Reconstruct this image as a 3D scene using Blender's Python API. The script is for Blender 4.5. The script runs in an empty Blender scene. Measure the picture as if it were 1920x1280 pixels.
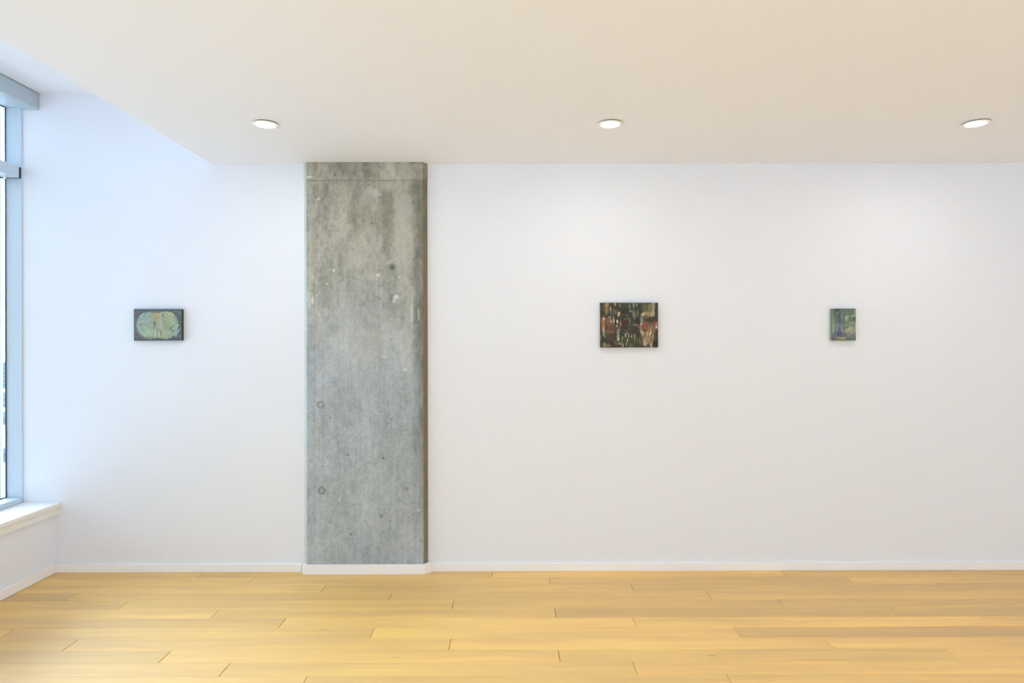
import bpy, bmesh, math, random
import numpy as np
from mathutils import Matrix, Vector

S = bpy.context.scene
COL = S.collection

# ------------------------------------------------------------------ camera
FPX = 1200.0
CAM_H = 1.52
YAW = 0.002          # turned a hair to the right
ROLL = 0.0022
fwd = Vector((math.sin(YAW), math.cos(YAW), 0))
r0 = Vector((math.cos(YAW), -math.sin(YAW), 0))
u0 = Vector((0, 0, 1))
cr = math.cos(ROLL) * r0 - math.sin(ROLL) * u0
cu = math.sin(ROLL) * r0 + math.cos(ROLL) * u0
cam_data = bpy.data.cameras.new('camera')
cam_data.sensor_width = 36.0
cam_data.lens = FPX / 1920 * 36.0
cam_data.clip_start = 0.05
cam = bpy.data.objects.new('camera', cam_data)
m = Matrix.Identity(4)
for i in range(3):
    m[i][0] = cr[i]; m[i][1] = cu[i]; m[i][2] = -fwd[i]
m[2][3] = CAM_H
cam.matrix_world = m
COL.objects.link(cam)
S.camera = cam

# ------------------------------------------------------------------ light
SKY_STRENGTH = 2.4
GLOW = 15.5            # hazy sun glow behind the overcast, to the left of the view, relative to the sky
world = bpy.data.worlds.new('overcast_sky')
S.world = world
world.use_nodes = True
wn = world.node_tree
wn.nodes.clear()
w_out = wn.nodes.new('ShaderNodeOutputWorld')
w_bg = wn.nodes.new('ShaderNodeBackground')
w_tc = wn.nodes.new('ShaderNodeTexCoord')
w_sep = wn.nodes.new('ShaderNodeSeparateXYZ')
w_ramp = wn.nodes.new('ShaderNodeValToRGB')
w_ramp.color_ramp.elements[0].position = 0.0
w_ramp.color_ramp.elements[0].color = (0.745, 0.895, 1.02, 1)
w_ramp.color_ramp.elements[1].position = 0.6
w_ramp.color_ramp.elements[1].color = (0.66, 0.84, 1.03, 1)
wn.links.new(w_tc.outputs['Generated'], w_sep.inputs[0])
wn.links.new(w_sep.outputs['Z'], w_ramp.inputs[0])
wn.links.new(w_ramp.outputs[0], w_bg.inputs[0])
w_dot = wn.nodes.new('ShaderNodeVectorMath'); w_dot.operation = 'DOT_PRODUCT'
w_dot.inputs[1].default_value = Vector((-0.84, 0.46, 0.26)).normalized()
wn.links.new(w_tc.outputs['Generated'], w_dot.inputs[0])
w_max = wn.nodes.new('ShaderNodeMath'); w_max.operation = 'MAXIMUM'; w_max.inputs[1].default_value = 0.0
w_pow = wn.nodes.new('ShaderNodeMath'); w_pow.operation = 'POWER'; w_pow.inputs[1].default_value = 8.0
w_mul = wn.nodes.new('ShaderNodeMath'); w_mul.operation = 'MULTIPLY_ADD'
w_mul.inputs[1].default_value = GLOW * SKY_STRENGTH; w_mul.inputs[2].default_value = SKY_STRENGTH
wn.links.new(w_dot.outputs['Value'], w_max.inputs[0])
wn.links.new(w_max.outputs[0], w_pow.inputs[0])
wn.links.new(w_pow.outputs[0], w_mul.inputs[0])
wn.links.new(w_mul.outputs[0], w_bg.inputs[1])
wn.links.new(w_bg.outputs[0], w_out.inputs[0])

LAMP_STRENGTH = 190.0

S.view_settings.view_transform = 'Standard'
S.view_settings.look = 'None'
S.view_settings.gamma = 1.0
S.view_settings.use_curve_mapping = False
S.view_settings.exposure = -0.32
S.cycles.use_denoising = True
S.cycles.max_bounces = 14
S.cycles.diffuse_bounces = 10
S.cycles.glossy_bounces = 5
S.cycles.transparent_max_bounces = 12
S.cycles.sample_clamp_indirect = 8.0

# ------------------------------------------------------------------ room numbers (metres; camera stands over the origin)
WALL_Y = 4.244
BACK_Y = -3.4
RIGHT_X = 5.2
SOFFIT_Z = 2.698
SOFFIT_X = -1.975
CEIL_Z = 3.168
FRAME_X = -3.230     # inner face of the window frame
GLASS_X = -3.334
KNEE_X = -3.015      # face of the low wall under the sill

def spot(px, py, y=None, z=None):
    """world point seen at a photo pixel on the plane Y=y or Z=z (used to measure positions)"""
    d = fwd + (px - 960) / FPX * cr - (py - 640) / FPX * cu
    t = y / d.y if y is not None else (z - CAM_H) / d.z
    return Vector((0, 0, CAM_H)) + d * t

# ------------------------------------------------------------------ helpers
def mesh_obj(name, bm, mat, parent=None, smooth=False):
    me = bpy.data.meshes.new(name)
    bmesh.ops.recalc_face_normals(bm, faces=bm.faces)
    bm.to_mesh(me); bm.free()
    if smooth:
        for p in me.polygons: p.use_smooth = True
    for mm in (mat if isinstance(mat, (list, tuple)) else [mat]):
        me.materials.append(mm)
    o = bpy.data.objects.new(name, me)
    COL.objects.link(o)
    if parent is not None: o.parent = parent
    return o

def add_box(bm, x0, x1, y0, y1, z0, z1, bevel=0.0, seg=2, off=(0, 0, 0)):
    r = bmesh.ops.create_cube(bm, size=1.0)
    vs = r['verts']
    for v in vs:
        v.co = Vector((x0 + (v.co.x + .5) * (x1 - x0) - off[0],
                       y0 + (v.co.y + .5) * (y1 - y0) - off[1],
                       z0 + (v.co.z + .5) * (z1 - z0) - off[2]))
    if bevel > 0:
        es = {e for v in vs for e in v.link_edges}
        bmesh.ops.bevel(bm, geom=list(es), offset=bevel, segments=seg, affect='EDGES', profile=0.5)

def box(name, x0, x1, y0, y1, z0, z1, mat, parent=None, bevel=0.0, off=(0, 0, 0), seg=2):
    bm = bmesh.new()
    add_box(bm, x0, x1, y0, y1, z0, z1, bevel, seg, off)
    return mesh_obj(name, bm, mat, parent)

def add_prism(bm, pts, z0, z1, off=(0, 0, 0)):
    a = [bm.verts.new((x - off[0], y - off[1], z0 - off[2])) for x, y in pts]
    b = [bm.verts.new((x - off[0], y - off[1], z1 - off[2])) for x, y in pts]
    n = len(pts)
    bm.faces.new(a); bm.faces.new(list(reversed(b)))
    for i in range(n):
        bm.faces.new((a[i], a[(i + 1) % n], b[(i + 1) % n], b[i]))

def empty(name, loc):
    o = bpy.data.objects.new(name, None)
    o.empty_display_size = 0.1
    o.location = loc
    COL.objects.link(o)
    return o

def struct(o):
    o['kind'] = 'structure'
    return o

def tag(o, label, cat, group=None):
    o['label'] = label; o['category'] = cat
    if group: o['group'] = group
    return o

# ------------------------------------------------------------------ materials
def new_mat(name):
    mt = bpy.data.materials.new(name)
    mt.use_nodes = True
    nt = mt.node_tree
    return mt, nt, nt.nodes['Principled BSDF']

def N(nt, kind, **kw):
    n = nt.nodes.new(kind)
    for k, v in kw.items(): setattr(n, k, v)
    return n

def paint_mat(name, col, rough=0.6, var=0.012, bump=0.02, scale=180, spec=0.3):
    mt, nt, b = new_mat(name)
    tc = N(nt, 'ShaderNodeTexCoord')
    n1 = N(nt, 'ShaderNodeTexNoise'); n1.inputs['Scale'].default_value = 1.3; n1.inputs['Detail'].default_value = 3
    nt.links.new(tc.outputs['Object'], n1.inputs['Vector'])
    mr = N(nt, 'ShaderNodeMapRange')
    mr.inputs['To Min'].default_value = 1 - var; mr.inputs['To Max'].default_value = 1 + var
    nt.links.new(n1.outputs['Fac'], mr.inputs['Value'])
    hs = N(nt, 'ShaderNodeHueSaturation'); hs.inputs['Color'].default_value = (*col, 1)
    nt.links.new(mr.outputs[0], hs.inputs['Value'])
    nt.links.new(hs.outputs[0], b.inputs['Base Color'])
    n2 = N(nt, 'ShaderNodeTexNoise'); n2.inputs['Scale'].default_value = scale; n2.inputs['Detail'].default_value = 2
    nt.links.new(tc.outputs['Object'], n2.inputs['Vector'])
    bp = N(nt, 'ShaderNodeBump'); bp.inputs['Strength'].default_value = bump; bp.inputs['Distance'].default_value = 0.002
    nt.links.new(n2.outputs['Fac'], bp.inputs['Height'])
    nt.links.new(bp.outputs[0], b.inputs['Normal'])
    b.inputs['Roughness'].default_value = rough
    b.inputs['Specular IOR Level'].default_value = spec
    return mt

WALL = paint_mat('white_wall_paint', (0.825, 0.85, 0.92), 0.55)
CEIL = paint_mat('white_ceiling_paint', (0.86, 0.88, 0.94), 0.8)
TRIMM = paint_mat('white_satin_trim', (0.91, 0.915, 0.93), 0.32, bump=0.008, spec=0.5)
SILLM = paint_mat('sill_paint', (0.86, 0.855, 0.83), 0.35, bump=0.008, spec=0.5)
FRAME = paint_mat('blue_grey_aluminium', (0.58, 0.68, 0.78), 0.38, var=0.01, bump=0.005, spec=0.5)
CASS = paint_mat('grey_aluminium', (0.45, 0.54, 0.60), 0.45, var=0.01, bump=0.005, spec=0.5)
GASKET_AND_GAP = paint_mat('black_rubber_and_gap_shade', (0.03, 0.05, 0.09), 0.6)
DARK = paint_mat('dark_gap', (0.035, 0.03, 0.022), 0.8)
SUBFLOOR = paint_mat('dark_subfloor', (0.05, 0.028, 0.012), 0.9)
CONCOUT = paint_mat('pale_outdoor_concrete', (0.80, 0.82, 0.84), 0.9)
SNOW = paint_mat('pale_ground', (0.85, 0.87, 0.90), 0.9, var=0.06)
FACADE = paint_mat('pale_facade', (0.34, 0.39, 0.45), 0.9)
FACADEG = paint_mat('pale_blue_window_glass', (0.25, 0.30, 0.36), 0.3)

def glass_mat():
    mt, nt, b = new_mat('window_glass')
    nt.nodes.remove(b)
    out = nt.nodes['Material Output']
    tr = N(nt, 'ShaderNodeBsdfTransparent'); tr.inputs[0].default_value = (0.95, 0.975, 0.98, 1)
    gl = N(nt, 'ShaderNodeBsdfGlossy'); gl.inputs['Roughness'].default_value = 0.02
    fr = N(nt, 'ShaderNodeFresnel'); fr.inputs[0].default_value = 1.35
    mx = N(nt, 'ShaderNodeMixShader')
    nt.links.new(fr.outputs[0], mx.inputs[0])
    nt.links.new(tr.outputs[0], mx.inputs[1]); nt.links.new(gl.outputs[0], mx.inputs[2])
    nt.links.new(mx.outputs[0], out.inputs['Surface'])
    return mt
GLASS = glass_mat()

def lamp_mat():
    mt, nt, b = new_mat('lit_led_lens')
    b.inputs['Base Color'].default_value = (0.9, 0.9, 0.88, 1)
    b.inputs['Emission Color'].default_value = (1.0, 0.97, 0.93, 1)
    b.inputs['Emission Strength'].default_value = LAMP_STRENGTH
    return mt
LAMP = lamp_mat()

def oak_mat():
    mt, nt, b = new_mat('lacquered_oak')
    tc = N(nt, 'ShaderNodeTexCoord'); oi = N(nt, 'ShaderNodeObjectInfo')
    off = N(nt, 'ShaderNodeVectorMath', operation='SCALE'); off.inputs['Scale'].default_value = 1.0
    comb = N(nt, 'ShaderNodeCombineXYZ')
    m1 = N(nt, 'ShaderNodeMath', operation='MULTIPLY'); m1.inputs[1].default_value = 37.0
    nt.links.new(oi.outputs['Random'], m1.inputs[0])
    nt.links.new(m1.outputs[0], comb.inputs[0]); nt.links.new(m1.outputs[0], comb.inputs[2])
    ad = N(nt, 'ShaderNodeVectorMath', operation='ADD')
    nt.links.new(tc.outputs['Object'], ad.inputs[0]); nt.links.new(comb.outputs[0], ad.inputs[1])
    # warp so that the grain wanders
    nw = N(nt, 'ShaderNodeTexNoise'); nw.inputs['Scale'].default_value = 1.6; nw.inputs['Detail'].default_value = 2
    nt.links.new(ad.outputs[0], nw.inputs['Vector'])
    sc = N(nt, 'ShaderNodeVectorMath', operation='MULTIPLY'); sc.inputs[1].default_value = (0.0, 0.12, 0.0)
    nt.links.new(nw.outputs['Color'], sc.inputs[0])
    ad2 = N(nt, 'ShaderNodeVectorMath', operation='ADD')
    nt.links.new(ad.outputs[0], ad2.inputs[0]); nt.links.new(sc.outputs[0], ad2.inputs[1])
    st = N(nt, 'ShaderNodeVectorMath', operation='MULTIPLY'); st.inputs[1].default_value = (1.1, 26.0, 26.0)
    nt.links.new(ad2.outputs[0], st.inputs[0])
    g1 = N(nt, 'ShaderNodeTexNoise'); g1.inputs['Scale'].default_value = 1.0; g1.inputs['Detail'].default_value = 6; g1.inputs['Roughness'].default_value = 0.62
    nt.links.new(st.outputs[0], g1.inputs['Vector'])
    st2 = N(nt, 'ShaderNodeVectorMath', operation='MULTIPLY'); st2.inputs[1].default_value = (0.8, 7.0, 7.0)
    nt.links.new(ad2.outputs[0], st2.inputs[0])
    g2 = N(nt, 'ShaderNodeTexNoise'); g2.inputs['Scale'].default_value = 1.0; g2.inputs['Detail'].default_value = 3
    nt.links.new(st2.outputs[0], g2.inputs['Vector'])
    r1 = N(nt, 'ShaderNodeValToRGB')
    r1.color_ramp.elements[0].position = 0.25; r1.color_ramp.elements[0].color = (0.86, 0.80, 0.72, 1)
    r1.color_ramp.elements[1].position = 0.70; r1.color_ramp.elements[1].color = (1.05, 1.05, 1.05, 1)
    nt.links.new(g1.outputs['Fac'], r1.inputs[0])
    r2 = N(nt, 'ShaderNodeValToRGB')
    r2.color_ramp.elements[0].position = 0.3; r2.color_ramp.elements[0].color = (0.86, 0.80, 0.72, 1)
    r2.color_ramp.elements[1].position = 0.65; r2.color_ramp.elements[1].color = (1.05, 1.05, 1.05, 1)
    nt.links.new(g2.outputs['Fac'], r2.inputs[0])
    mu = N(nt, 'ShaderNodeMix', data_type='RGBA', blend_type='MULTIPLY'); mu.inputs['Factor'].default_value = 1
    nt.links.new(oi.outputs['Color'], mu.inputs['A']); nt.links.new(r1.outputs[0], mu.inputs['B'])
    mu2 = N(nt, 'ShaderNodeMix', data_type='RGBA', blend_type='MULTIPLY'); mu2.inputs['Factor'].default_value = 1
    nt.links.new(mu.outputs['Result'], mu2.inputs['A']); nt.links.new(r2.outputs[0], mu2.inputs['B'])
    # knots: sparse small dark eyes
    vs = N(nt, 'ShaderNodeVectorMath', operation='MULTIPLY'); vs.inputs[1].default_value = (1.5, 4.6, 0.01)
    nt.links.new(ad.outputs[0], vs.inputs[0])
    vo = N(nt, 'ShaderNodeTexVoronoi'); vo.inputs['Scale'].default_value = 1.0
    nt.links.new(vs.outputs[0], vo.inputs['Vector'])
    rk = N(nt, 'ShaderNodeValToRGB')
    rk.color_ramp.elements[0].position = 0.012; rk.color_ramp.elements[0].color = (0.50, 0.42, 0.34, 1)
    rk.color_ramp.elements[1].position = 0.05; rk.color_ramp.elements[1].color = (1, 1, 1, 1)
    nt.links.new(vo.outputs['Distance'], rk.inputs[0])
    mu3 = N(nt, 'ShaderNodeMix', data_type='RGBA', blend_type='MULTIPLY'); mu3.inputs['Factor'].default_value = 1
    nt.links.new(mu2.outputs['Result'], mu3.inputs['A']); nt.links.new(rk.outputs[0], mu3.inputs['B'])
    nt.links.new(mu3.outputs['Result'], b.inputs['Base Color'])
    rr = N(nt, 'ShaderNodeMapRange'); rr.inputs['To Min'].default_value = 0.55; rr.inputs['To Max'].default_value = 0.65
    nt.links.new(g1.outputs['Fac'], rr.inputs['Value']); nt.links.new(rr.outputs[0], b.inputs['Roughness'])
    b.inputs['Specular IOR Level'].default_value = 1.0
    b.inputs['Coat Weight'].default_value = 1.0; b.inputs['Coat Roughness'].default_value = 0.62; b.inputs['Coat IOR'].default_value = 2.35
    bp = N(nt, 'ShaderNodeBump'); bp.inputs['Strength'].default_value = 0.06; bp.inputs['Distance'].default_value = 0.001
    nt.links.new(g1.outputs['Fac'], bp.inputs['Height']); nt.links.new(bp.outputs[0], b.inputs['Normal'])
    return mt
OAK = oak_mat()

def attr_mat(name, rough, bump, pores=False, grain=260.0):
    """colour comes from the vertex paint, the shader adds fine grain"""
    mt, nt, b = new_mat(name)
    at = N(nt, 'ShaderNodeAttribute'); at.attribute_name = 'pigment'
    tc = N(nt, 'ShaderNodeTexCoord')
    n1 = N(nt, 'ShaderNodeTexNoise'); n1.inputs['Scale'].default_value = grain; n1.inputs['Detail'].default_value = 4
    nt.links.new(tc.outputs['Object'], n1.inputs['Vector'])
    mr = N(nt, 'ShaderNodeMapRange'); mr.inputs['From Min'].default_value = 0.25; mr.inputs['From Max'].default_value = 0.75
    mr.inputs['To Min'].default_value = 0.9; mr.inputs['To Max'].default_value = 1.1
    nt.links.new(n1.outputs['Fac'], mr.inputs['Value'])
    hs = N(nt, 'ShaderNodeHueSaturation')
    nt.links.new(at.outputs['Color'], hs.inputs['Color']); nt.links.new(mr.outputs[0], hs.inputs['Value'])
    last = hs.outputs[0]
    height = n1.outputs['Fac']
    if pores:
        vo = N(nt, 'ShaderNodeTexVoronoi'); vo.inputs['Scale'].default_value = 26.0
        nt.links.new(tc.outputs['Object'], vo.inputs['Vector'])
        # only some cells carry a pore
        gt = N(nt, 'ShaderNodeSeparateColor'); nt.links.new(vo.outputs['Color'], gt.inputs[0])
        th = N(nt, 'ShaderNodeMapRange'); th.inputs['From Min'].default_value = 0.62; th.inputs['From Max'].default_value = 1.0
        th.inputs['To Min'].default_value = 0.0; th.inputs['To Max'].default_value = 0.11
        nt.links.new(gt.outputs[0], th.inputs['Value'])
        lt = N(nt, 'ShaderNodeMath', operation='LESS_THAN')
        nt.links.new(vo.outputs['Distance'], lt.inputs[0]); nt.links.new(th.outputs[0], lt.inputs[1])
        mx = N(nt, 'ShaderNodeMix', data_type='RGBA')
        nt.links.new(lt.outputs[0], mx.inputs['Factor']); nt.links.new(last, mx.inputs['A'])
        mx.inputs['B'].default_value = (0.11, 0.115, 0.105, 1)
        last = mx.outputs['Result']
        sb = N(nt, 'ShaderNodeMath', operation='SUBTRACT')
        nt.links.new(n1.outputs['Fac'], sb.inputs[0]); nt.links.new(lt.outputs[0], sb.inputs[1])
        height = sb.outputs[0]
    nt.links.new(last, b.inputs['Base Color'])
    bp = N(nt, 'ShaderNodeBump'); bp.inputs['Strength'].default_value = bump; bp.inputs['Distance'].default_value = 0.001
    nt.links.new(height, bp.inputs['Height']); nt.links.new(bp.outputs[0], b.inputs['Normal'])
    b.inputs['Roughness'].default_value = rough
    b.inputs['Specular IOR Level'].default_value = 0.35
    return mt
CONC = attr_mat('cast_concrete', 0.7, 0.35, pores=True, grain=90)
OILS = attr_mat('oil_paint', 0.42, 0.25)

# ------------------------------------------------------------------ numpy noise and pigment
def srgb(c):
    c = np.asarray(c, float) / 255.0
    return np.where(c <= 0.04045, c / 12.92, ((c + 0.055) / 1.055) ** 2.4)

def vnoise(u, v, seed):
    """smooth value noise at float coordinates"""
    ui = np.floor(u).astype(np.int64); vi = np.floor(v).astype(np.int64)
    fu = u - ui; fv = v - vi
    fu = fu * fu * (3 - 2 * fu); fv = fv * fv * (3 - 2 * fv)
    def h(a, b):
        n = (a * 374761393 + b * 668265263 + seed * 1442695041) & 0x7fffffff
        n = ((n ^ (n >> 13)) * 1274126177) & 0x7fffffff
        return ((n ^ (n >> 16)) & 0xffff) / 65535.0
    return ((h(ui, vi) * (1 - fu) + h(ui + 1, vi) * fu) * (1 - fv)
            + (h(ui, vi + 1) * (1 - fu) + h(ui + 1, vi + 1) * fu) * fv)

def fbm(u, v, seed, octv=4):
    s = 0; a = 0.5; t = 0
    for k in range(octv):
        s = s + a * vnoise(u * 2 ** k, v * 2 ** k, seed + 17 * k); t += a; a *= 0.55
    return s / t

def sstep(a, b, x):
    t = np.clip((x - a) / (b - a), 0, 1)
    return t * t * (3 - 2 * t)

def set_pigment(me, cols):
    at = me.color_attributes.new('pigment', 'FLOAT_COLOR', 'POINT')
    buf = np.ones((len(me.vertices), 4), dtype=np.float32)
    buf[:, :3] = cols
    at.data.foreach_set('color', buf.ravel())

# ================================================================== SETTING
# floor: dark sub-floor slab with oak planks lying on it
FLOOR_T = 0.014
floor = struct(box('floor', KNEE_X - 0.35, RIGHT_X, BACK_Y, WALL_Y, -0.16, -FLOOR_T, SUBFLOOR))
PW = 0.1218
PL = 1.907
Y0 = 4.133           # seam between the cut first row and the second row
joint_px = [(922.7, 1071), (1029.3, 1083), (1183.3, 1096), (735, 1110.7), (850.7, 1125), (1040, 1140),
            (1186, 1157), (702.7, 1176.7), (845.7, 1196), (1047, 1218.3), (1186.7, 1241), (1363, 1266)]
tone = {(0, 0): .96, (0, 1): 1.06, (0, 2): .93, (1, 1): .93, (1, 0): .98, (1, 2): .99, (2, 0): .97, (2, 1): .93, (2, 2): .90,
        (3, 0): .96, (3, 1): .96, (3, 2): 1.02, (3, -1): .87, (4, 0): .98, (4, 1): .93, (4, 2): .95, (5, 0): .97, (5, 1): .90, (5, 2): .88,
        (6, 0): 1.05, (6, 1): 1.06, (6, 2): 1.05, (7, 0): 1.0, (7, 1): 1.03, (7, 2): .91, (8, 0): .99, (8, 1): 1.05, (8, 2): 1.05,
        (9, -1): .90, (9, 0): 1.02, (9, 1): .97, (9, 2): 1.04, (9, 3): 1.0, (10, 0): .98, (10, 1): 1.04, (10, 2): 1.0,
        (11, 0): .95, (11, 1): .97, (11, 2): .98}
rnd = random.Random(5)
OAK_BASE = np.array([0.84, 0.485, 0.045])
def plank_bm(x0, x1, y0, y1):
    bm = bmesh.new()
    add_box(bm, x0, x1, y0, y1, -FLOOR_T, 0)
    es = [e for e in bm.edges if all(v.co.z > -1e-5 for v in e.verts)]
    bmesh.ops.bevel(bm, geom=es, offset=0.0014, segments=1, affect='EDGES')
    return bm
rest = bmesh.new()
XL, XR = KNEE_X + 0.012, RIGHT_X - 0.012
row = 0
while True:
    ya = WALL_Y - 0.004 if row == 0 else Y0 - (row - 1) * PW
    yb = Y0 - row * PW
    if yb < BACK_Y: break
    if row < len(joint_px):
        jx = spot(*joint_px[row], z=0).x
    else:
        jx = rnd.uniform(-1, 1)
    ks = [jx + k * PL for k in range(-4, 5)]
    edges = [XL] + [k for k in ks if XL + 0.03 < k < XR - 0.03] + [XR]
    for i in range(len(edges) - 1):
        x0, x1 = edges[i] + 0.0012, edges[i + 1] - 0.0012
        idx = round((edges[i + 1] - jx) / PL) if edges[i + 1] != XR else round((edges[i] - jx) / PL) + 1
        tn = tone.get((row, idx), rnd.uniform(0.93, 1.04))
        g = 0.00045
        if row < 22:
            o = mesh_obj('plank', plank_bm(x0, x1, yb + g, ya - g), OAK, floor)
            c = OAK_BASE * tn
            warm = rnd.uniform(-.012, .012)
            o.color = (c[0] * tn ** .6, c[1] * (1 - warm) * tn ** .8, c[2] * (1 - 2.5 * warm) * (tn ** 2.5), 1)
        else:
            add_box(rest, x0, x1, yb + g, ya - g, -FLOOR_T, 0)
    row += 1
o = mesh_obj('plank', rest, OAK, floor); o.color = (*OAK_BASE, 1); o['kind'] = 'stuff'

# walls
struct(box('wall_back', -3.338, RIGHT_X + 0.12, WALL_Y, WALL_Y + 0.15, -0.16, 3.4, WALL))
struct(box('wall_right', RIGHT_X, RIGHT_X + 0.12, BACK_Y - 0.12, WALL_Y, -0.16, 3.4, WALL))
# left: a low wall under the sill and a strip over the window head
struct(box('wall_left', KNEE_X - 0.33, KNEE_X, BACK_Y, WALL_Y, -FLOOR_T, 0.436, WALL))
struct(box('wall_left', KNEE_X - 0.33, FRAME_X, BACK_Y, WALL_Y, 3.11, 3.4, WALL))
# wall behind the camera with a wide glazed opening added for fill light
FO = (0.4, 4.8, 0.60, 2.60)
bm = bmesh.new()
add_box(bm, -3.40, FO[0], BACK_Y - 0.12, BACK_Y, -0.16, 3.4)
add_box(bm, FO[1], RIGHT_X, BACK_Y - 0.12, BACK_Y, -0.16, 3.4)
add_box(bm, FO[0], FO[1], BACK_Y - 0.12, BACK_Y, -0.16, FO[2])
add_box(bm, FO[0], FO[1], BACK_Y - 0.12, BACK_Y, FO[3], 3.4)
struct(mesh_obj('wall_front', bm, WALL))
# ceiling: high strip by the window, lowered ceiling over the rest of the room
bm = bmesh.new()
add_box(bm, -3.40, SOFFIT_X, BACK_Y, WALL_Y, CEIL_Z, 3.4)
struct(mesh_obj('ceiling', bm, CEIL))
struct(box('ceiling', SOFFIT_X, RIGHT_X, BACK_Y, WALL_Y, SOFFIT_Z, 3.4, CEIL, bevel=0.003))

# window sill board and apron
sill = struct(box('trim_1', FRAME_X - 0.10, -2.978, BACK_Y, WALL_Y, 0.436, 0.4625, SILLM, bevel=0.004))
box('apron', -3.012, -2.993, BACK_Y, WALL_Y, 0.385, 0.436, SILLM, sill, bevel=0.002)

# baseboards
BBH, BBT = 0.054, 0.012
CX0, CX1 = -1.388, -0.540
struct(box('baseboard_left', KNEE_X, KNEE_X + BBT, BACK_Y, WALL_Y - BBT, 0, 0.060, TRIMM, bevel=0.002))
bm = bmesh.new()
add_box(bm, KNEE_X, CX0, WALL_Y - BBT, WALL_Y, 0, BBH, 0.002)
add_box(bm, CX1, RIGHT_X, WALL_Y - BBT, WALL_Y, 0, BBH, 0.002)
struct(mesh_obj('baseboard_back', bm, TRIMM))
struct(box('baseboard_right', RIGHT_X - BBT, RIGHT_X, BACK_Y, WALL_Y - BBT, 0, BBH, TRIMM, bevel=0.002))

# ------------------------------------------------------------------ window along the left side
MY0 = 4.236
win = struct(empty('window_1', (GLASS_X, 0.4, 0.496)))
W = (GLASS_X, 0.4, 0.496)
WIN_BOT, WIN_TOP = 0.496, 3.074
TR0, TR1 = 2.603, 2.678
def wpart(name, x0, x1, y0, y1, z0, z1, mat, bevel=0.0015):
    return box(name, x0, x1, y0, y1, z0, z1, mat, win, bevel=bevel, off=W)
wpart('jamb', GLASS_X, FRAME_X, MY0, WALL_Y - 0.001, 0.4635, 3.10, FRAME)
wpart('sill_rail', -3.38, FRAME_X, BACK_Y, MY0, 0.4635, WIN_BOT, FRAME, 0.003)
wpart('head_rail', -3.38, FRAME_X, BACK_Y, MY0, WIN_TOP, 3.11, FRAME)
wpart('end_cap', FRAME_X - 0.004, FRAME_X + 0.003, 4.222, MY0 + 0.004, 0.474, 0.490, FRAME, 0.001)
mull = [2.62, 1.04, -0.54, -2.12]
bays = [MY0] + mull + [BACK_Y + 0.06]
for y in mull:
    wpart('mullion', -3.38, FRAME_X, y - 0.03, y + 0.03, WIN_BOT, WIN_TOP, FRAME)
for i in range(len(bays) - 1):
    ya = bays[i] - (0.022 if i == 0 else 0.03)
    yb = bays[i + 1] + 0.03
    wpart('transom', -3.38, FRAME_X, yb, ya, TR0, TR1, FRAME)
    if i == 0:
        wpart('transom_gap_shade', -3.334, FRAME_X - 0.004, ya, MY0, TR0 + 0.002, TR1 - 0.002, GASKET_AND_GAP, 0)  # black block stands in for the shadow in the gap beside the jamb
    top = bays[i] if i == 0 else bays[i] - 0.03
    for (z0, z1) in ((WIN_BOT, TR0), (TR1, WIN_TOP)):
        wpart('pane', GLASS_X - 0.022, GLASS_X - 0.002, yb + 0.002, top - 0.002, z0 + 0.002, z1 - 0.002, GLASS, 0)
        bm = bmesh.new()
        gw = 0.006
        add_box(bm, GLASS_X - 0.003, GLASS_X + 0.002, yb, top, z0, z0 + gw, off=W)
        add_box(bm, GLASS_X - 0.003, GLASS_X + 0.002, yb, top, z1 - gw, z1, off=W)
        add_box(bm, GLASS_X - 0.003, GLASS_X + 0.002, yb, yb + gw, z0 + gw, z1 - gw, off=W)
        add_box(bm, GLASS_X - 0.003, GLASS_X + 0.002, top - gw, top, z0 + gw, z1 - gw, off=W)
        mesh_obj('gasket', bm, GASKET_AND_GAP, win)

# unseen window added behind the camera to brighten the back wall
fill_win = struct(empty('added_window_2', ((FO[0] + FO[1]) / 2, BACK_Y - 0.06, FO[2])))
o2 = tuple(fill_win.location)
for x in (FO[0] + 0.03, FO[0] + (FO[1] - FO[0]) / 3, FO[0] + 2 * (FO[1] - FO[0]) / 3, FO[1] - 0.03):
    box('mullion', x - 0.03, x + 0.03, BACK_Y - 0.10, BACK_Y - 0.02, FO[2] + 0.05, FO[3] - 0.05, FRAME, fill_win, off=o2)
for z in (FO[2] + 0.025, FO[3] - 0.025):
    box('rail', FO[0], FO[1], BACK_Y - 0.10, BACK_Y - 0.02, z - 0.025, z + 0.025, FRAME, fill_win, off=o2)
for i in range(3):
    a = FO[0] + (FO[1] - FO[0]) / 3 * i + 0.04; b = FO[0] + (FO[1] - FO[0]) / 3 * (i + 1) - 0.04
    box('pane', a, b, BACK_Y - 0.07, BACK_Y - 0.05, FO[2] + 0.05, FO[3] - 0.05, GLASS, fill_win, off=o2)

# portals guide the sampling of the sky through the two openings (they add no light)
def portal(loc, rot, sx, sy):
    ld = bpy.data.lights.new('sky_portal', 'AREA')
    ld.shape = 'RECTANGLE'; ld.size = sx; ld.size_y = sy
    ld.cycles.is_portal = True
    lo = bpy.data.objects.new('sky_portal', ld)
    lo.location = loc; lo.rotation_euler = rot
    COL.objects.link(lo)
portal((-3.39, (WALL_Y + BACK_Y) / 2, 1.78), (0, -math.pi / 2, 0), 2.6, WALL_Y - BACK_Y)
portal(((FO[0] + FO[1]) / 2, BACK_Y - 0.13, (FO[2] + FO[3]) / 2), (math.pi / 2, 0, 0), FO[1] - FO[0], FO[3] - FO[2])

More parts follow.
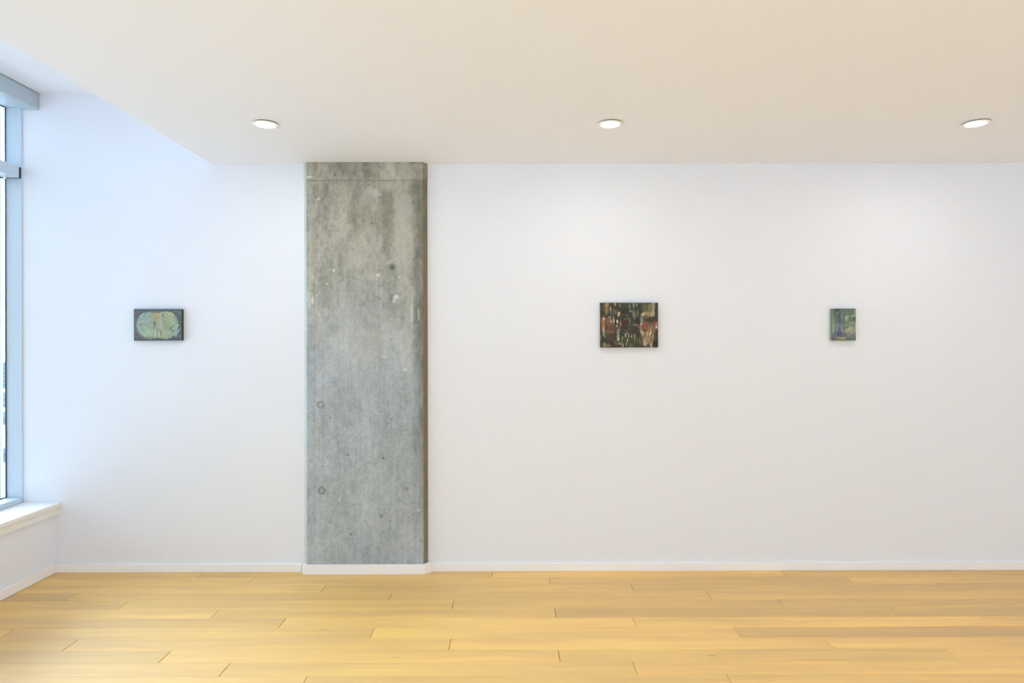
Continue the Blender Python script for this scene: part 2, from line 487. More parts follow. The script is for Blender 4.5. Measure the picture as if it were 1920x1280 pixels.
# ------------------------------------------------------------------ shade cassette over the window
cs = empty('shade_cassette', (-3.165, 4.1, 3.06))
tag(cs, 'long grey-blue metal shade box under the ceiling above the window', 'shade box')
CO = (-3.165, 4.1, 3.06)
bm = bmesh.new()
prof = [(-3.118, 3.060), (-3.118, 3.163), (-3.2295, 3.163), (-3.2295, 3.064), (-3.175, 3.060)]
a = [bm.verts.new((x - CO[0], BACK_Y + 0.01 - CO[1], z - CO[2])) for x, z in prof]
b = [bm.verts.new((x - CO[0], WALL_Y - 0.010 - CO[1], z - CO[2])) for x, z in prof]
bm.faces.new(a); bm.faces.new(list(reversed(b)))
for i in range(5): bm.faces.new((a[i], a[(i + 1) % 5], b[(i + 1) % 5], b[i]))
mesh_obj('fascia', bm, CASS, cs)
box('end_cap', -3.2290, -3.1165, WALL_Y - 0.010, WALL_Y - 0.002, 3.0585, 3.1645, CASS, cs, bevel=0.001, off=CO)
box('mounting_gap_shade', -3.226, -3.121, BACK_Y + 0.02, WALL_Y - 0.012, 3.163, 3.1675, GASKET_AND_GAP, cs, off=CO)  # black strip stands in for the shade between box and ceiling

# ------------------------------------------------------------------ concrete column
colm = empty('concrete_column', (-0.965, WALL_Y, 0.0))
tag(colm, 'bare grey concrete column set into the white wall', 'column')
KO = (-0.965, WALL_Y, 0.0)
FY = 4.2015
pA = spot(571, 690, y=WALL_Y).x; pB = spot(575.5, 690, y=FY).x
pC = spot(793, 690, y=FY).x; pD = spot(802, 690, y=WALL_Y).x
JOINT_Z = spot(690, 336.5, y=FY).z
print('column', pA, pB, pC, pD, JOINT_Z)

def concrete_colour(X, Z):
    """pigment of the concrete at photo-like coordinates: px in 571..802, py in 304..1058"""
    px = 575.5 + (X - pB) / (pC - pB) * 217.5
    py = 640 - (Z - CAM_H) * FPX / FY
    cool = srgb((170, 178, 183)); warm = srgb((160, 158, 146)); dark = srgb((106, 108, 95)); pale = srgb((188, 188, 178))
    t = sstep(760, 420, py + 60 * (fbm(px / 60, py / 60, 3) - .5))[..., None]
    c = cool * (1 - t) + warm * t
    # cloudy mottling, stretched vertically, finer grain on top
    n1 = fbm(px / 46, py / 95, 11, 5)[..., None] - .5
    n2 = fbm(px / 9, py / 13, 29, 4)[..., None] - .5
    n3 = fbm(px / 3.2, py / 40, 41, 3)[..., None] - .5
    amp = 0.9 - 0.45 * sstep(500, 760, py)[..., None]
    n4 = fbm(px / 3.5, py / 4.5, 47, 3)[..., None] - .5
    amp = amp + .35 * sstep(338, 334, py)[..., None]
    c = c * (1 + amp * 0.95 * n1 + amp * 0.55 * n2 + 0.24 * n3 + 0.34 * n4)
    def blend(c, w, col): 
        w = np.clip(w, 0, 1)[..., None]
        return c * (1 - w) + col * w
    def ell(cx, cy, rx, ry, rag=0.5, seed=5):
        d = np.sqrt(((px - cx) / rx) ** 2 + ((py - cy) / ry) ** 2) + rag * (fbm(px / 7, py / 9, seed, 4) - .5) * 2
        return 1 - sstep(0.5, 1.15, d)
    # dark damp band down the right edge
    wob = 10 * (fbm(px * 0 + 3.3, py / 70, 51, 3) - .5) * 2
    edge = sstep(760 + 0.013 * (py - 340), 786 + 0.009 * (py - 340), px + wob * 1.3) * sstep(1100, 700, py) * sstep(325, 345, py)
    c = blend(c, 0.85 * edge * (0.25 + 1.1 * fbm(px / 10, py / 34, 53, 4)), dark * 0.95)
    # darker streak left of the pale area
    c = blend(c, 0.55 * sstep(22, 6, np.abs(px - 727 - 6 * np.sin(py / 60))) * sstep(345, 365, py) * sstep(560, 430, py), dark)
    c = blend(c, 0.38 * ell(662, 420, 10, 60, .7, 61) , dark)
    c = blend(c, 0.35 * ell(590, 470, 7, 80, .8, 62), dark)
    c = blend(c, 0.35 * ell(610, 540, 16, 60, .8, 63), dark * 1.2)
    # pale powdery area at upper right, and along the left edge
    sp = sstep(.30, .72, .5 * fbm(px / 2.0, py / 2.2, 71, 3) + .5 * fbm(px / 14, py / 22, 70, 3))
    c = blend(c, 0.75 * ell(756, 440, 24, 125, .5, 72) * (0.45 + .55 * sp), pale)
    c = blend(c, 0.6 * ell(768, 600, 12, 90, .8, 73) * (0.4 + .6 * sp), pale)
    c = blend(c, 0.55 * ell(586, 440, 9, 110, .8, 74) * (0.4 + .6 * sp), pale)
    c = blend(c, 0.45 * ell(660, 470, 60, 55, .9, 75) * (.3 + .7 * sp), pale)
    c = blend(c, 0.6 * ell(699, 358, 15, 9, .7, 76), pale)
    c = blend(c, 0.6 * ell(712, 364, 8, 4, .7, 77), pale)
    c = blend(c, 0.3 * ell(680, 650, 50, 40, 1.0, 78), pale)
    # blemishes
    for (x, y, rx, ry, a) in ((743, 556, 6, 5, .9), (739, 563, 3, 4, .8), (709, 515, 4, 3.5, .9), (749, 519, 3.5, 3, .6), (626, 506, 2.5, 2.6, .9),
                              (614, 531, 2.2, 2.0, .9), (594, 552, 2.2, 1.8, .9), (598, 372, 4, 4, .5), (582, 331, 6, 3, .8), (760, 693, 5, 3, .7),
                              (720, 668, 5, 1.2, .7), (647, 804, 1.3, 3, .9), (571 + 8, 560, 3, 20, .5), (586, 562, 3, 8, .7), (636, 935, 1.2, 9, .6), (784, 956, 2.4, 3, .8),
                              (772, 585, 3, 30, .45), (785, 590, 3, 14, .4)):
        c = blend(c, a * ell(x, y, rx, ry, .35, int(x)), srgb((212, 214, 206)))
    st = np.abs((px - 720) * 0.52 + (py - 496)) / 1.13
    c = blend(c, 0.5 * sstep(4.5, 1.5, st) * sstep(718, 726, px) * sstep(752, 744, px), pale)
    for (x, y, r, a) in ((736, 500, 6, .75), (593, 369, 2.2, .9), (698, 417, 1.8, .9), (614, 353, 1.5, .8), (629, 327, 2.2, .8), (646, 322, 2, .6),
                         (684, 308, 2, .6), (733, 590, 2, .5), (733.5, 635.5, 2.2, .5), (734, 785, 1.8, .9), (727, 793, 1.6, .9), (652, 852, 2, .9),
                         (718, 858, 2.4, .8), (690, 866, 1.5, .6), (770, 817, 1.6, .6), (619, 782, 2, .5), (633, 829, 3, .4), (715, 967, 2, .9),
                         (658, 1001, 1.8, .8), (703, 986, 1.6, .6), (686, 981, 1.5, .6), (717, 998, 1.5, .6), (663, 945, 1.2, .7), (618, 978, 2, .5),
                         (775, 963, 1.6, .5), (788, 1012, 1.6, .6), (777, 910, 2, .4), (762, 916, 5, .35), (626, 924, 4, .3), (586, 962, 1.6, .5)):
        c = blend(c, a * ell(x, y, r, r * 1.1, .3, int(y)), srgb((78, 82, 78)))
    # vertical form-board lines
    for x, a in ((589.5, .25), (711, .3), (634, .16), (777, .25)):
        c = c * (1 - a * .4 * (sstep(1.8, .5, np.abs(px - x - 1.5 * (fbm(px * 0, py / 50, 90) - .5))))[..., None])
    # tie-hole stains and drip under them
    c = blend(c, 0.25 * ell(604, 790, 8, 45, .8, 91), dark * 1.3)
    # thin dark line along the joint, slightly paler strip above it
    c = blend(c, .45 * sstep(1.8, 0.3, np.abs(py - 338)), dark)
    top = sstep(338, 335, py)
    c = c * (1 + 0.06 * top[..., None])
    # brown tone on the right chamfer, stronger towards the bottom
    right_brown = sstep(792, 794.5, px)
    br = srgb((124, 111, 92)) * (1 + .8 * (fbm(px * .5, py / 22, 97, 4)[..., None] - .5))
    c = blend(c, right_brown * (0.55 + .35 * sstep(330, 600, py)), br)
    # whitish tone on the left chamfer
    left_pale = sstep(575.8, 574.2, px)
    c = blend(c, left_pale * .75, srgb((205, 208, 204)) * (0.92 + .2 * (fbm(px, py / 8, 99, 3)[..., None] - .5)))
    return np.clip(c, 0.02, 0.9)

def column_piece(name, z0, z1, fy, grow, nx, nz):
    """front sheet, two chamfers and two short sides as one closed skin"""
    xs = list(np.linspace(pB - grow * .3, pC + grow * .3, nx))
    prof = [(pA - grow, WALL_Y), (pA - grow, WALL_Y - 0.002)]
    for k in range(1, 4): prof.append((pA - grow + (xs[0] - pA + grow) * k / 4, WALL_Y - 0.002 + (fy - WALL_Y + 0.002) * k / 4))
    prof += [(x, fy) for x in xs]
    for k in range(1, 4): prof.append((xs[-1] + (pD + grow - xs[-1]) * k / 4, fy + (WALL_Y - 0.002 - fy) * k / 4))
    prof += [(pD + grow, WALL_Y - 0.002), (pD + grow, WALL_Y)]
    P = np.array(prof); zs = np.linspace(z0, z1, nz)
    n = len(prof)
    XX = np.tile(P[:, 0], (nz, 1)); YY = np.tile(P[:, 1], (nz, 1)); ZZ = np.tile(zs[:, None], (1, n))
    cols = concrete_colour(XX, ZZ)
    # gentle unevenness of the cast face
    front = (np.abs(YY - fy) < 1e-6)
    YY = YY + front * 0.0012 * (fbm(XX * 14, ZZ * 7, 123, 3) - .5)
    verts = np.stack([XX - KO[0], YY - KO[1], ZZ - KO[2]], -1).reshape(-1, 3)
    faces = []
    for j in range(nz - 1):
        for i in range(n - 1):
            a = j * n + i
            faces.append((a, a + 1, a + 1 + n, a + n))
    faces.append(tuple(reversed(range(n))))
    faces.append(tuple((nz - 1) * n + i for i in range(n)))
    faces += [((j + 1) * n, (j + 1) * n + n - 1, j * n + n - 1, j * n) for j in range(nz - 1)]
    me = bpy.data.meshes.new(name)
    me.from_pydata(verts.tolist(), [], faces)
    me.materials.append(CONC)
    set_pigment(me, cols.reshape(-1, 3))
    me.update()
    o = bpy.data.objects.new(name, me); COL.objects.link(o); o.parent = colm
    return o
column_piece('shaft', 0.0, JOINT_Z, FY, 0.0, 150, 470)
column_piece('top_band', JOINT_Z, SOFFIT_Z - 0.0005, FY - 0.003, 0.002, 150, 26)

# form tie plugs: shallow round patches with a rim
def plug(px_, py_, r, tint):
    c = spot(px_, py_, y=FY)
    bm = bmesh.new()
    rings = [(r, 0.0006), (r * 0.96, -0.0022), (r * 0.84, -0.0022), (r * 0.78, -0.0006), (r * 0.3, -0.0010)]
    loops = []
    for k, (rr, dy) in enumerate(rings):
        loops.append([bm.verts.new((c.x - KO[0] + rr * math.cos(2 * math.pi * i / 28), c.y - KO[1] + dy,
                                    c.z - KO[2] + rr * math.sin(2 * math.pi * i / 28))) for i in range(28)])
    for k in range(len(loops) - 1):
        for i in range(28):
            bm.faces.new((loops[k][i], loops[k][(i + 1) % 28], loops[k + 1][(i + 1) % 28], loops[k + 1][i]))
    bm.faces.new(loops[-1])
    o = mesh_obj('tie_plug', bm, CONC, colm, smooth=False)
    cols = np.tile(srgb(tint), (len(o.data.vertices), 1))
    n = 28
    cols[0:2 * n] *= 0.42
    cols[2 * n:3 * n] *= 0.62
    cols[3 * n:4 * n] *= 0.85
    set_pigment(o.data, cols)
plug(601, 758.5, 0.024, (165, 170, 168))
plug(603, 919.5, 0.025, (158, 164, 162))

# white skirting wrapped round the column foot (corner cut at 45 degrees)
sk_y = 4.188
a0 = spot(566.5, 1066, y=sk_y).x; a1 = spot(797, 1066, y=sk_y).x; a2 = spot(808, 1064, y=WALL_Y - 0.012).x
bm = bmesh.new()
add_prism(bm, [(a0, WALL_Y), (a0, sk_y + 0.006), (a0 + 0.006, sk_y), (a1, sk_y), (a2, sk_y + (a2 - a1)), (a2, WALL_Y), (pD + .001, WALL_Y - .001), (pD + .001, WALL_Y - 0.003),
               (pC, FY - .004), (pB, FY - .004), (pA - .001, WALL_Y - 0.003), (pA - .001, WALL_Y - .001)], 0, 0.063)
struct(mesh_obj('trim_2', bm, TRIMM))

# ------------------------------------------------------------------ recessed ceiling lights
def downlight(px_, py_, label, tilt):
    c = spot(px_, py_, z=SOFFIT_Z - 0.008)
    base = empty('downlight', (c.x, c.y, SOFFIT_Z))
    tag(base, label, 'ceiling light', 'round lights in the lowered ceiling')
    def lathe(name, prof, mat, seg=48):
        bm = bmesh.new()
        L = [[bm.verts.new((r * math.cos(2 * math.pi * i / seg), r * math.sin(2 * math.pi * i / seg), z)) for i in range(seg)] for r, z in prof]
        for k in range(len(L) - 1):
            for i in range(seg):
                bm.faces.new((L[k][i], L[k][(i + 1) % seg], L[k + 1][(i + 1) % seg], L[k + 1][i]))
        if len(prof) == 2 or name == 'lens': bm.faces.new(L[-1])
        o = mesh_obj(name, bm, mat, base, smooth=True)
        return o
    lathe('gap_shade_collar', [(0.0655, 0.0), (0.0655, -0.0045), (0.060, -0.0045), (0.060, 0.0)], DARK)  # dark colour stands in for the shadow gap above the trim ring
    tr = lathe('trim_ring', [(0.0655, -0.0040), (0.0685, -0.0046), (0.0685, -0.0058), (0.066, -0.0074), (0.052, -0.0080), (0.0492, -0.0070), (0.0485, -0.0030), (0.0655, -0.0040)], TRIMM)
    lathe('lens', [(0.0487, -0.0034), (0.035, -0.0042), (0.012, -0.0046)], LAMP)
downlight(498, 234.5, 'round lit ceiling light left of the concrete column, nearest the window', 0)
downlight(1144, 234, 'round lit ceiling light in the middle, above the brown painting', 0)
downlight(1830, 233, 'round lit ceiling light at the far right of the lowered ceiling', 0)

# ------------------------------------------------------------------ paintings
class Canvas:
    def __init__(s, box_, nx, ny, base):
        s.b = box_
        u = np.linspace(box_[0], box_[2], nx); v = np.linspace(box_[1], box_[3], ny)
        s.X, s.Y = np.meshgrid(u, v)
        s.c = np.tile(srgb(base), (ny, nx, 1)); s.h = np.zeros((ny, nx)); s.seed = 1
    def dab(s, cx, cy, rx, ry, col, a=0.8, ang=0, rag=0.5, soft=0.35, fine=1.0):
        s.seed += 7
        t = math.radians(ang)
        dx = s.X - cx; dy = s.Y - cy
        p = (dx * math.cos(t) + dy * math.sin(t)) / rx; q = (-dx * math.sin(t) + dy * math.cos(t)) / ry
        k = 30 * fine
        d = np.sqrt(p * p + q * q) + rag * 2 * (fbm(s.X / k, s.Y / k, s.seed, 3) - .5)
        w = a * (1 - sstep(1 - soft, 1 + soft * .4, d))
        s.c = s.c * (1 - w[..., None]) + srgb(col) * w[..., None]
        s.h += w * .3
    def rect(s, x0, y0, x1, y1, col, a=0.8, soft=12, rag=10):
        s.seed += 7
        n = rag * 2 * (fbm(s.X / 40, s.Y / 40, s.seed, 3) - .5)
        w = a * sstep(x0 - soft, x0 + soft, s.X + n) * sstep(x1 + soft, x1 - soft, s.X + n) * sstep(y0 - soft, y0 + soft, s.Y + n) * sstep(y1 + soft, y1 - soft, s.Y + n)
        s.c = s.c * (1 - w[..., None]) + srgb(col) * w[..., None]
        s.h += w * .15
    def line(s, pts, wdt, col, a=0.8):
        s.seed += 7
        best = np.full(s.X.shape, 1e9)
        for (x0, y0), (x1, y1) in zip(pts[:-1], pts[1:]):
            dx, dy = x1 - x0, y1 - y0
            t = np.clip(((s.X - x0) * dx + (s.Y - y0) * dy) / (dx * dx + dy * dy), 0, 1)
            best = np.minimum(best, np.hypot(s.X - x0 - t * dx, s.Y - y0 - t * dy))
        w = a * (1 - sstep(wdt * .4, wdt, best + wdt * .8 * (fbm(s.X / 14, s.Y / 14, s.seed, 2) - .5)))
        s.c = s.c * (1 - w[..., None]) + srgb(col) * w[..., None]
        s.h += w * .5
    def strokes(s, n, lw, ln, amp, seed, ang=None):
        # short strokes that pick up and shift the colour under them
        r = random.Random(seed)
        x0, y0, x1, y1 = s.b
        for k in range(n):
            cx, cy = r.uniform(x0, x1), r.uniform(y0, y1)
            a = (ang if ang is not None else r.uniform(0, 180)) + r.uniform(-22, 22)
            t = math.radians(a); l = r.uniform(.5, 1) * ln; w0 = lw * r.uniform(.6, 1.1)
            dx = s.X - cx; dy = s.Y - cy
            p = dx * math.cos(t) + dy * math.sin(t); q = -dx * math.sin(t) + dy * math.cos(t) + (dx * dx + dy * dy) * r.uniform(-.004, .004) / 4
            w = sstep(l / 2, l / 3, np.abs(p)) * sstep(w0, w0 * .4, np.abs(q)) * .75
            g = r.uniform(-amp, amp)
            tint = np.array([r.uniform(-.08, .08) for _ in range(3)])
            s.c = s.c * (1 + w[..., None] * (g + tint)); s.h += w * .35
    def grain(s, amp, su, sv, seed):
        n = fbm(s.X / su, s.Y / sv, seed, 4) - .5
        s.c = np.clip(s.c * (1 + amp * 2 * n[..., None]), 0.003, 0.95); s.h += n * .6

def painting(name, label, corners, depth, canvas, side_col, desat=0.2):
    x0, y0, x1, y1 = corners
    fy = WALL_Y - depth
    A = spot(x0, y1, y=fy); B = spot(x1, y0, y=fy)
    w = B.x - A.x; h = B.z - A.z
    base = empty(name, ((A.x + B.x) / 2, WALL_Y, A.z))
    tag(base, label, 'painting', 'small unframed paintings on the white wall')
    bm = bmesh.new()
    add_box(bm, -w / 2, w / 2, -depth + 0.0015, -0.001, 0, h)
    o = mesh_obj('panel', bm, OILS, base)
    vc = np.tile(srgb(side_col), (8, 1))
    set_pigment(o.data, vc)
    ny, nx = canvas.X.shape
    u = (canvas.X - canvas.b[0]) / (canvas.b[2] - canvas.b[0]); v = (canvas.Y - canvas.b[1]) / (canvas.b[3] - canvas.b[1])
    edge = np.minimum(np.minimum(u, 1 - u) * w, np.minimum(v, 1 - v) * h)
    hh = 0.0007 * canvas.h * sstep(0, 0.004, edge)
    V = np.stack([(u - .5) * w, -depth - hh, (1 - v) * h], -1).reshape(-1, 3).tolist()
    lum = canvas.c @ np.array([.2126, .7152, .0722])
    cols = (lum[..., None] * desat + canvas.c * (1 - desat)).reshape(-1, 3)
    F = [(j * nx + i, (j + 1) * nx + i, (j + 1) * nx + i + 1, j * nx + i + 1) for j in range(ny - 1) for i in range(nx - 1)]
    # skirt: the paint film wraps to the panel
    rim = [i for i in range(nx)] + [(j + 1) * nx - 1 for j in range(1, ny)] + [(ny - 1) * nx + i for i in range(nx - 2, -1, -1)] + [j * nx for j in range(ny - 2, 0, -1)]
    base_i = len(V)
    for r in rim: V.append([V[r][0], -depth + 0.0016, V[r][2]])
    nr = len(rim)
    for k in range(nr): F.append((rim[k], rim[(k + 1) % nr], base_i + (k + 1) % nr, base_i + k))
    me = bpy.data.meshes.new('painted_surface')
    me.from_pydata(V, [], F); me.materials.append(OILS)
    set_pigment(me, np.vstack([cols, cols[rim]]))
    for p in me.polygons: p.use_smooth = True
    o = bpy.data.objects.new('painted_surface', me); COL.objects.link(o); o.parent = base
    return base

# --- left: two pale green lobes on slate, in measuring units of the close-up (x 330..1280, y 305..945)
c = Canvas((330, 305, 1280, 945), 200, 136, (94, 110, 116))
c.rect(330, 305, 1280, 350, (70, 92, 100), .7)
c.rect(650, 310, 900, 360, (72, 112, 96), .7)
c.rect(330, 880, 1280, 945, (70, 88, 100), .8)
c.rect(340, 350, 470, 470, (112, 96, 112), .6, 25)
c.rect(350, 780, 470, 900, (116, 88, 100), .6, 25)
c.rect(1050, 330, 1200, 400, (118, 98, 118), .6, 25)
c.rect(1215, 340, 1280, 860, (76, 92, 100), .5, 15)
c.rect(1240, 350, 1275, 440, (78, 136, 112), .8, 8)
c.rect(1255, 600, 1280, 940, (60, 110, 92), .8, 8)
c.dab(640, 640, 262, 262, (150, 172, 154), .96, rag=.12, soft=.08)
c.dab(960, 640, 248, 278, (150, 170, 122), .96, rag=.12, soft=.08)
c.rect(620, 380, 1000, 890, (150, 168, 122), .8, 30)
c.dab(560, 470, 120, 80, (134, 168, 156), .8)
c.dab(560, 760, 130, 110, (150, 180, 140), .85)
c.dab(640, 800, 90, 60, (152, 188, 146), .8)
c.dab(980, 450, 130, 90, (156, 172, 108), .8)
c.dab(1080, 560, 100, 110, (158, 180, 124), .8)
c.dab(1060, 400, 80, 30, (184, 186, 118), .7, 20)
c.dab(950, 640, 90, 120, (128, 158, 108), .6)
c.dab(900, 440, 30, 60, (122, 124, 82), .6)
c.dab(770, 450, 55, 95, (178, 152, 78), .85)
c.dab(790, 430, 34, 42, (198, 160, 62), .8)
c.dab(750, 600, 50, 70, (150, 146, 104), .7)
c.dab(740, 590, 16, 34, (72, 84, 84), .8, 10)
c.dab(745, 640, 14, 40, (90, 90, 88), .6)
c.dab(860, 500, 30, 120, (186, 168, 170), .75)
c.dab(870, 640, 48, 90, (190, 172, 172), .7)
c.dab(800, 680, 60, 40, (170, 148, 132), .7)
c.dab(810, 560, 26, 60, (190, 168, 108), .6)
c.dab(700, 760, 60, 50, (176, 172, 108), .6)
c.dab(760, 820, 20, 70, (196, 196, 160), .7)
c.dab(830, 820, 14, 70, (206, 206, 172), .75)
c.dab(800, 820, 12, 60, (104, 106, 84), .6)
c.dab(860, 790, 12, 60, (96, 100, 82), .6)
c.dab(930, 820, 60, 50, (176, 172, 84), .6)
c.dab(920, 740, 50, 40, (182, 170, 120), .5)
for (x, y, an, l) in ((480, 420, -50, 60), (520, 400, -50, 50), (600, 440, 50, 50), (640, 470, 60, 40), (540, 560, 50, 55), (600, 560, 52, 55), (640, 560, 55, 50), (430, 500, -60, 40),
                      (470, 610, 40, 45), (500, 590, 30, 40), (450, 560, -50, 40), (560, 600, 50, 34), (430, 640, 80, 40)):
    t = math.radians(an)
    c.line([(x - l * math.cos(t) * .5, y - l * math.sin(t) * .5), (x + l * math.cos(t) * .5, y + l * math.sin(t) * .5)], 9, (188, 204, 202), .75)
    c.line([(x - l * math.cos(t) * .5 + 16, y - l * math.sin(t) * .5), (x + l * math.cos(t) * .5 + 16, y + l * math.sin(t) * .5)], 8, (84, 108, 116), .6)
c.dab(470, 620, 50, 34, (96, 118, 112), .5)
c.dab(500, 720, 50, 30, (110, 140, 118), .5)
c.dab(1090, 680, 70, 40, (112, 138, 108), .7, -20)
c.dab(1080, 740, 40, 50, (88, 104, 108), .7, -40)
c.dab(1030, 820, 60, 40, (140, 152, 146), .7)
for (x0, y0, x1, y1) in ((1150, 640, 1230, 630), (1210, 640, 1160, 740), (1240, 700, 1170, 840), (1200, 760, 1130, 830), (1230, 720, 1200, 790), (1170, 640, 1060, 760), (1060, 780, 1000, 800), (1180, 820, 1150, 860)):
    c.line([(x0, y0), (x1, y1)], 10, (184, 196, 206), .8)
c.line([(400, 640), (410, 540), (470, 440), (560, 385), (660, 370)], 9, (178, 192, 180), .6)
c.line([(860, 385), (960, 362), (1080, 385), (1160, 450), (1200, 540), (1205, 640)], 9, (190, 196, 150), .65)
c.line([(385, 640), (395, 740), (450, 830), (540, 890), (660, 915), (740, 905)], 11, (152, 134, 140), .7)
c.line([(375, 600), (385, 520), (430, 440), (520, 370)], 9, (60, 76, 84), .6)
c.line([(1215, 560), (1190, 450), (1120, 370)], 12, (64, 80, 90), .6)
c.line([(390, 700), (440, 810), (530, 875)], 10, (60, 76, 76), .7)
c.line([(540, 865), (620, 880), (700, 885)], 7, (120, 160, 110), .8)
c.line([(1020, 880), (1140, 850), (1220, 760)], 9, (110, 128, 140), .6)
c.strokes(240, 8, 55, .42, 31)
c.grain(.22, 16, 16, 5); c.grain(.12, 120, 8, 6)
painting('green_oval_painting', 'small landscape-format painting of pale green rounded shapes on slate, left of the column', (251, 579, 340.5, 638.5), 0.027, c, (26, 38, 32), 0.34)

# --- middle: dark vertical smears (x 235..1225, y 245..1015)
c = Canvas((235, 245, 1225, 1015), 220, 170, (56, 50, 38))
dabs = [
 (330, 320, 60, 130, (104, 84, 42), .9), (345, 280, 34, 50, (172, 138, 70), .9), (340, 370, 24, 90, (150, 128, 78), .8), (270, 330, 30, 100, (74, 52, 36), .8),
 (408, 380, 8, 90, (186, 178, 150), .9), (400, 490, 26, 9, (176, 190, 178), .9), (440, 420, 60, 80, (84, 76, 60), .7), (490, 270, 34, 34, (150, 142, 70), .8),
 (500, 390, 60, 40, (86, 66, 62), .7), (550, 440, 24, 44, (196, 178, 134), .9), (570, 280, 20, 40, (120, 130, 104), .8), (620, 320, 60, 80, (52, 60, 36), .8),
 (690, 270, 60, 40, (54, 74, 40), .8), (640, 400, 80, 60, (50, 44, 34), .7), (740, 300, 24, 60, (96, 110, 74), .8), (760, 390, 40, 22, (122, 126, 84), .8),
 (805, 280, 14, 50, (150, 156, 110), .8), (810, 440, 22, 110, (130, 132, 90), .8), (860, 280, 20, 40, (132, 150, 130), .7), (900, 340, 50, 110, (48, 56, 34), .8),
 (870, 430, 28, 60, (112, 116, 64), .7), (950, 300, 40, 60, (42, 62, 52), .7), (970, 450, 34, 40, (196, 184, 124), .9), (1000, 340, 60, 90, (98, 98, 50), .8),
 (1050, 440, 70, 60, (156, 142, 84), .85), (1110, 350, 60, 110, (128, 124, 74), .8), (1150, 300, 30, 130, (158, 152, 104), .8), (1130, 440, 44, 50, (166, 158, 108), .8),
 (1195, 400, 26, 160, (72, 50, 34), .85), (1100, 530, 100, 40, (64, 50, 28), .8), (1010, 490, 50, 40, (112, 92, 60), .7),
 (280, 540, 44, 70, (168, 98, 70), .85), (295, 520, 20, 34, (224, 186, 160), .85), (285, 660, 34, 120, (162, 114, 60), .9), (290, 720, 22, 60, (196, 152, 84), .8),
 (370, 560, 40, 80, (150, 94, 74), .8), (400, 600, 60, 50, (148, 84, 62), .8), (420, 660, 90, 70, (112, 78, 52), .8), (415, 560, 12, 44, (198, 184, 130), .8),
 (465, 560, 14, 56, (214, 196, 140), .9), (525, 570, 13, 40, (232, 220, 172), .95), (580, 590, 26, 70, (138, 100, 76), .8), (600, 600, 10, 30, (156, 52, 44), .8),
 (520, 650, 16, 30, (196, 166, 134), .8), (480, 700, 60, 60, (86, 62, 34), .8), (400, 740, 90, 30, (130, 88, 52), .8), (560, 700, 30, 50, (120, 104, 84), .7),
 (540, 800, 30, 110, (138, 142, 108), .8), (540, 860, 22, 40, (170, 180, 142), .8), (650, 560, 60, 100, (54, 40, 34), .8), (690, 640, 60, 100, (64, 50, 42), .7),
 (740, 540, 20, 60, (116, 112, 92), .8), (740, 660, 24, 90, (92, 84, 66), .7), (670, 520, 40, 20, (96, 90, 72), .6), (800, 550, 40, 60, (44, 50, 40), .8),
 (870, 540, 40, 60, (38, 38, 40), .9), (830, 630, 60, 14, (96, 124, 92), .8), (790, 670, 50, 34, (46, 66, 42), .8), (880, 650, 36, 20, (138, 74, 62), .8),
 (880, 710, 60, 50, (66, 42, 34), .8), (945, 540, 30, 50, (104, 136, 116), .85), (940, 620, 24, 40, (196, 160, 130), .85), (950, 770, 34, 60, (182, 158, 130), .85),
 (930, 680, 24, 50, (168, 128, 98), .7), (1010, 620, 60, 60, (150, 78, 52), .85), (1010, 680, 40, 60, (158, 70, 46), .8), (1090, 640, 70, 70, (118, 84, 48), .8),
 (1100, 720, 80, 90, (142, 108, 60), .8), (1160, 620, 40, 50, (144, 84, 60), .7), (1205, 620, 18, 80, (196, 122, 100), .9), (1195, 670, 20, 30, (236, 170, 150), .9),
 (1190, 700, 22, 20, (150, 40, 30), .8), (330, 810, 50, 50, (58, 84, 44), .85), (290, 790, 20, 40, (138, 142, 88), .8), (310, 840, 16, 30, (110, 150, 110), .7),
 (420, 830, 80, 60, (88, 60, 40), .7), (280, 880, 60, 50, (48, 44, 30), .8), (310, 970, 30, 50, (150, 140, 88), .8), (380, 980, 50, 24, (134, 104, 76), .8),
 (440, 940, 40, 50, (42, 40, 36), .8), (500, 930, 50, 50, (100, 80, 66), .7), (580, 950, 40, 24, (150, 146, 110), .7), (620, 860, 50, 60, (58, 58, 34), .8),
 (720, 920, 120, 90, (62, 66, 34), .8), (760, 980, 40, 40, (92, 118, 74), .7), (870, 920, 70, 70, (84, 82, 32), .7), (900, 980, 50, 40, (50, 56, 34), .8),
 (920, 830, 40, 50, (78, 74, 36), .7), (1040, 800, 70, 60, (156, 122, 80), .8), (1020, 900, 60, 80, (176, 144, 100), .85), (1000, 940, 40, 50, (204, 166, 124), .8),
 (1090, 900, 60, 80, (152, 120, 70), .8), (1150, 820, 40, 90, (128, 102, 58), .8), (1110, 970, 16, 40, (222, 184, 148), .85), (1190, 850, 40, 140, (74, 54, 38), .8),
 (1190, 950, 50, 60, (38, 20, 20), .9), (260, 450, 30, 60, (56, 48, 40), .7), (240, 600, 14, 400, (40, 28, 22), .7)]
for (x, y, rx, ry, col, a) in dabs: c.dab(x, y, rx, ry, col, a, rag=.55, soft=.3, fine=.9)
r2 = random.Random(9)
for k in range(110):
    x = r2.uniform(240, 1220); y = r2.uniform(250, 1010); l = r2.uniform(20, 80)
    col = r2.choice([(36, 32, 24), (30, 34, 24), (150, 140, 100), (110, 104, 66), (90, 60, 40), (170, 160, 120), (46, 40, 30)])
    c.line([(x, y - l / 2), (x + r2.uniform(-5, 5), y + l / 2)], r2.uniform(4, 9), col, r2.uniform(.3, .7))
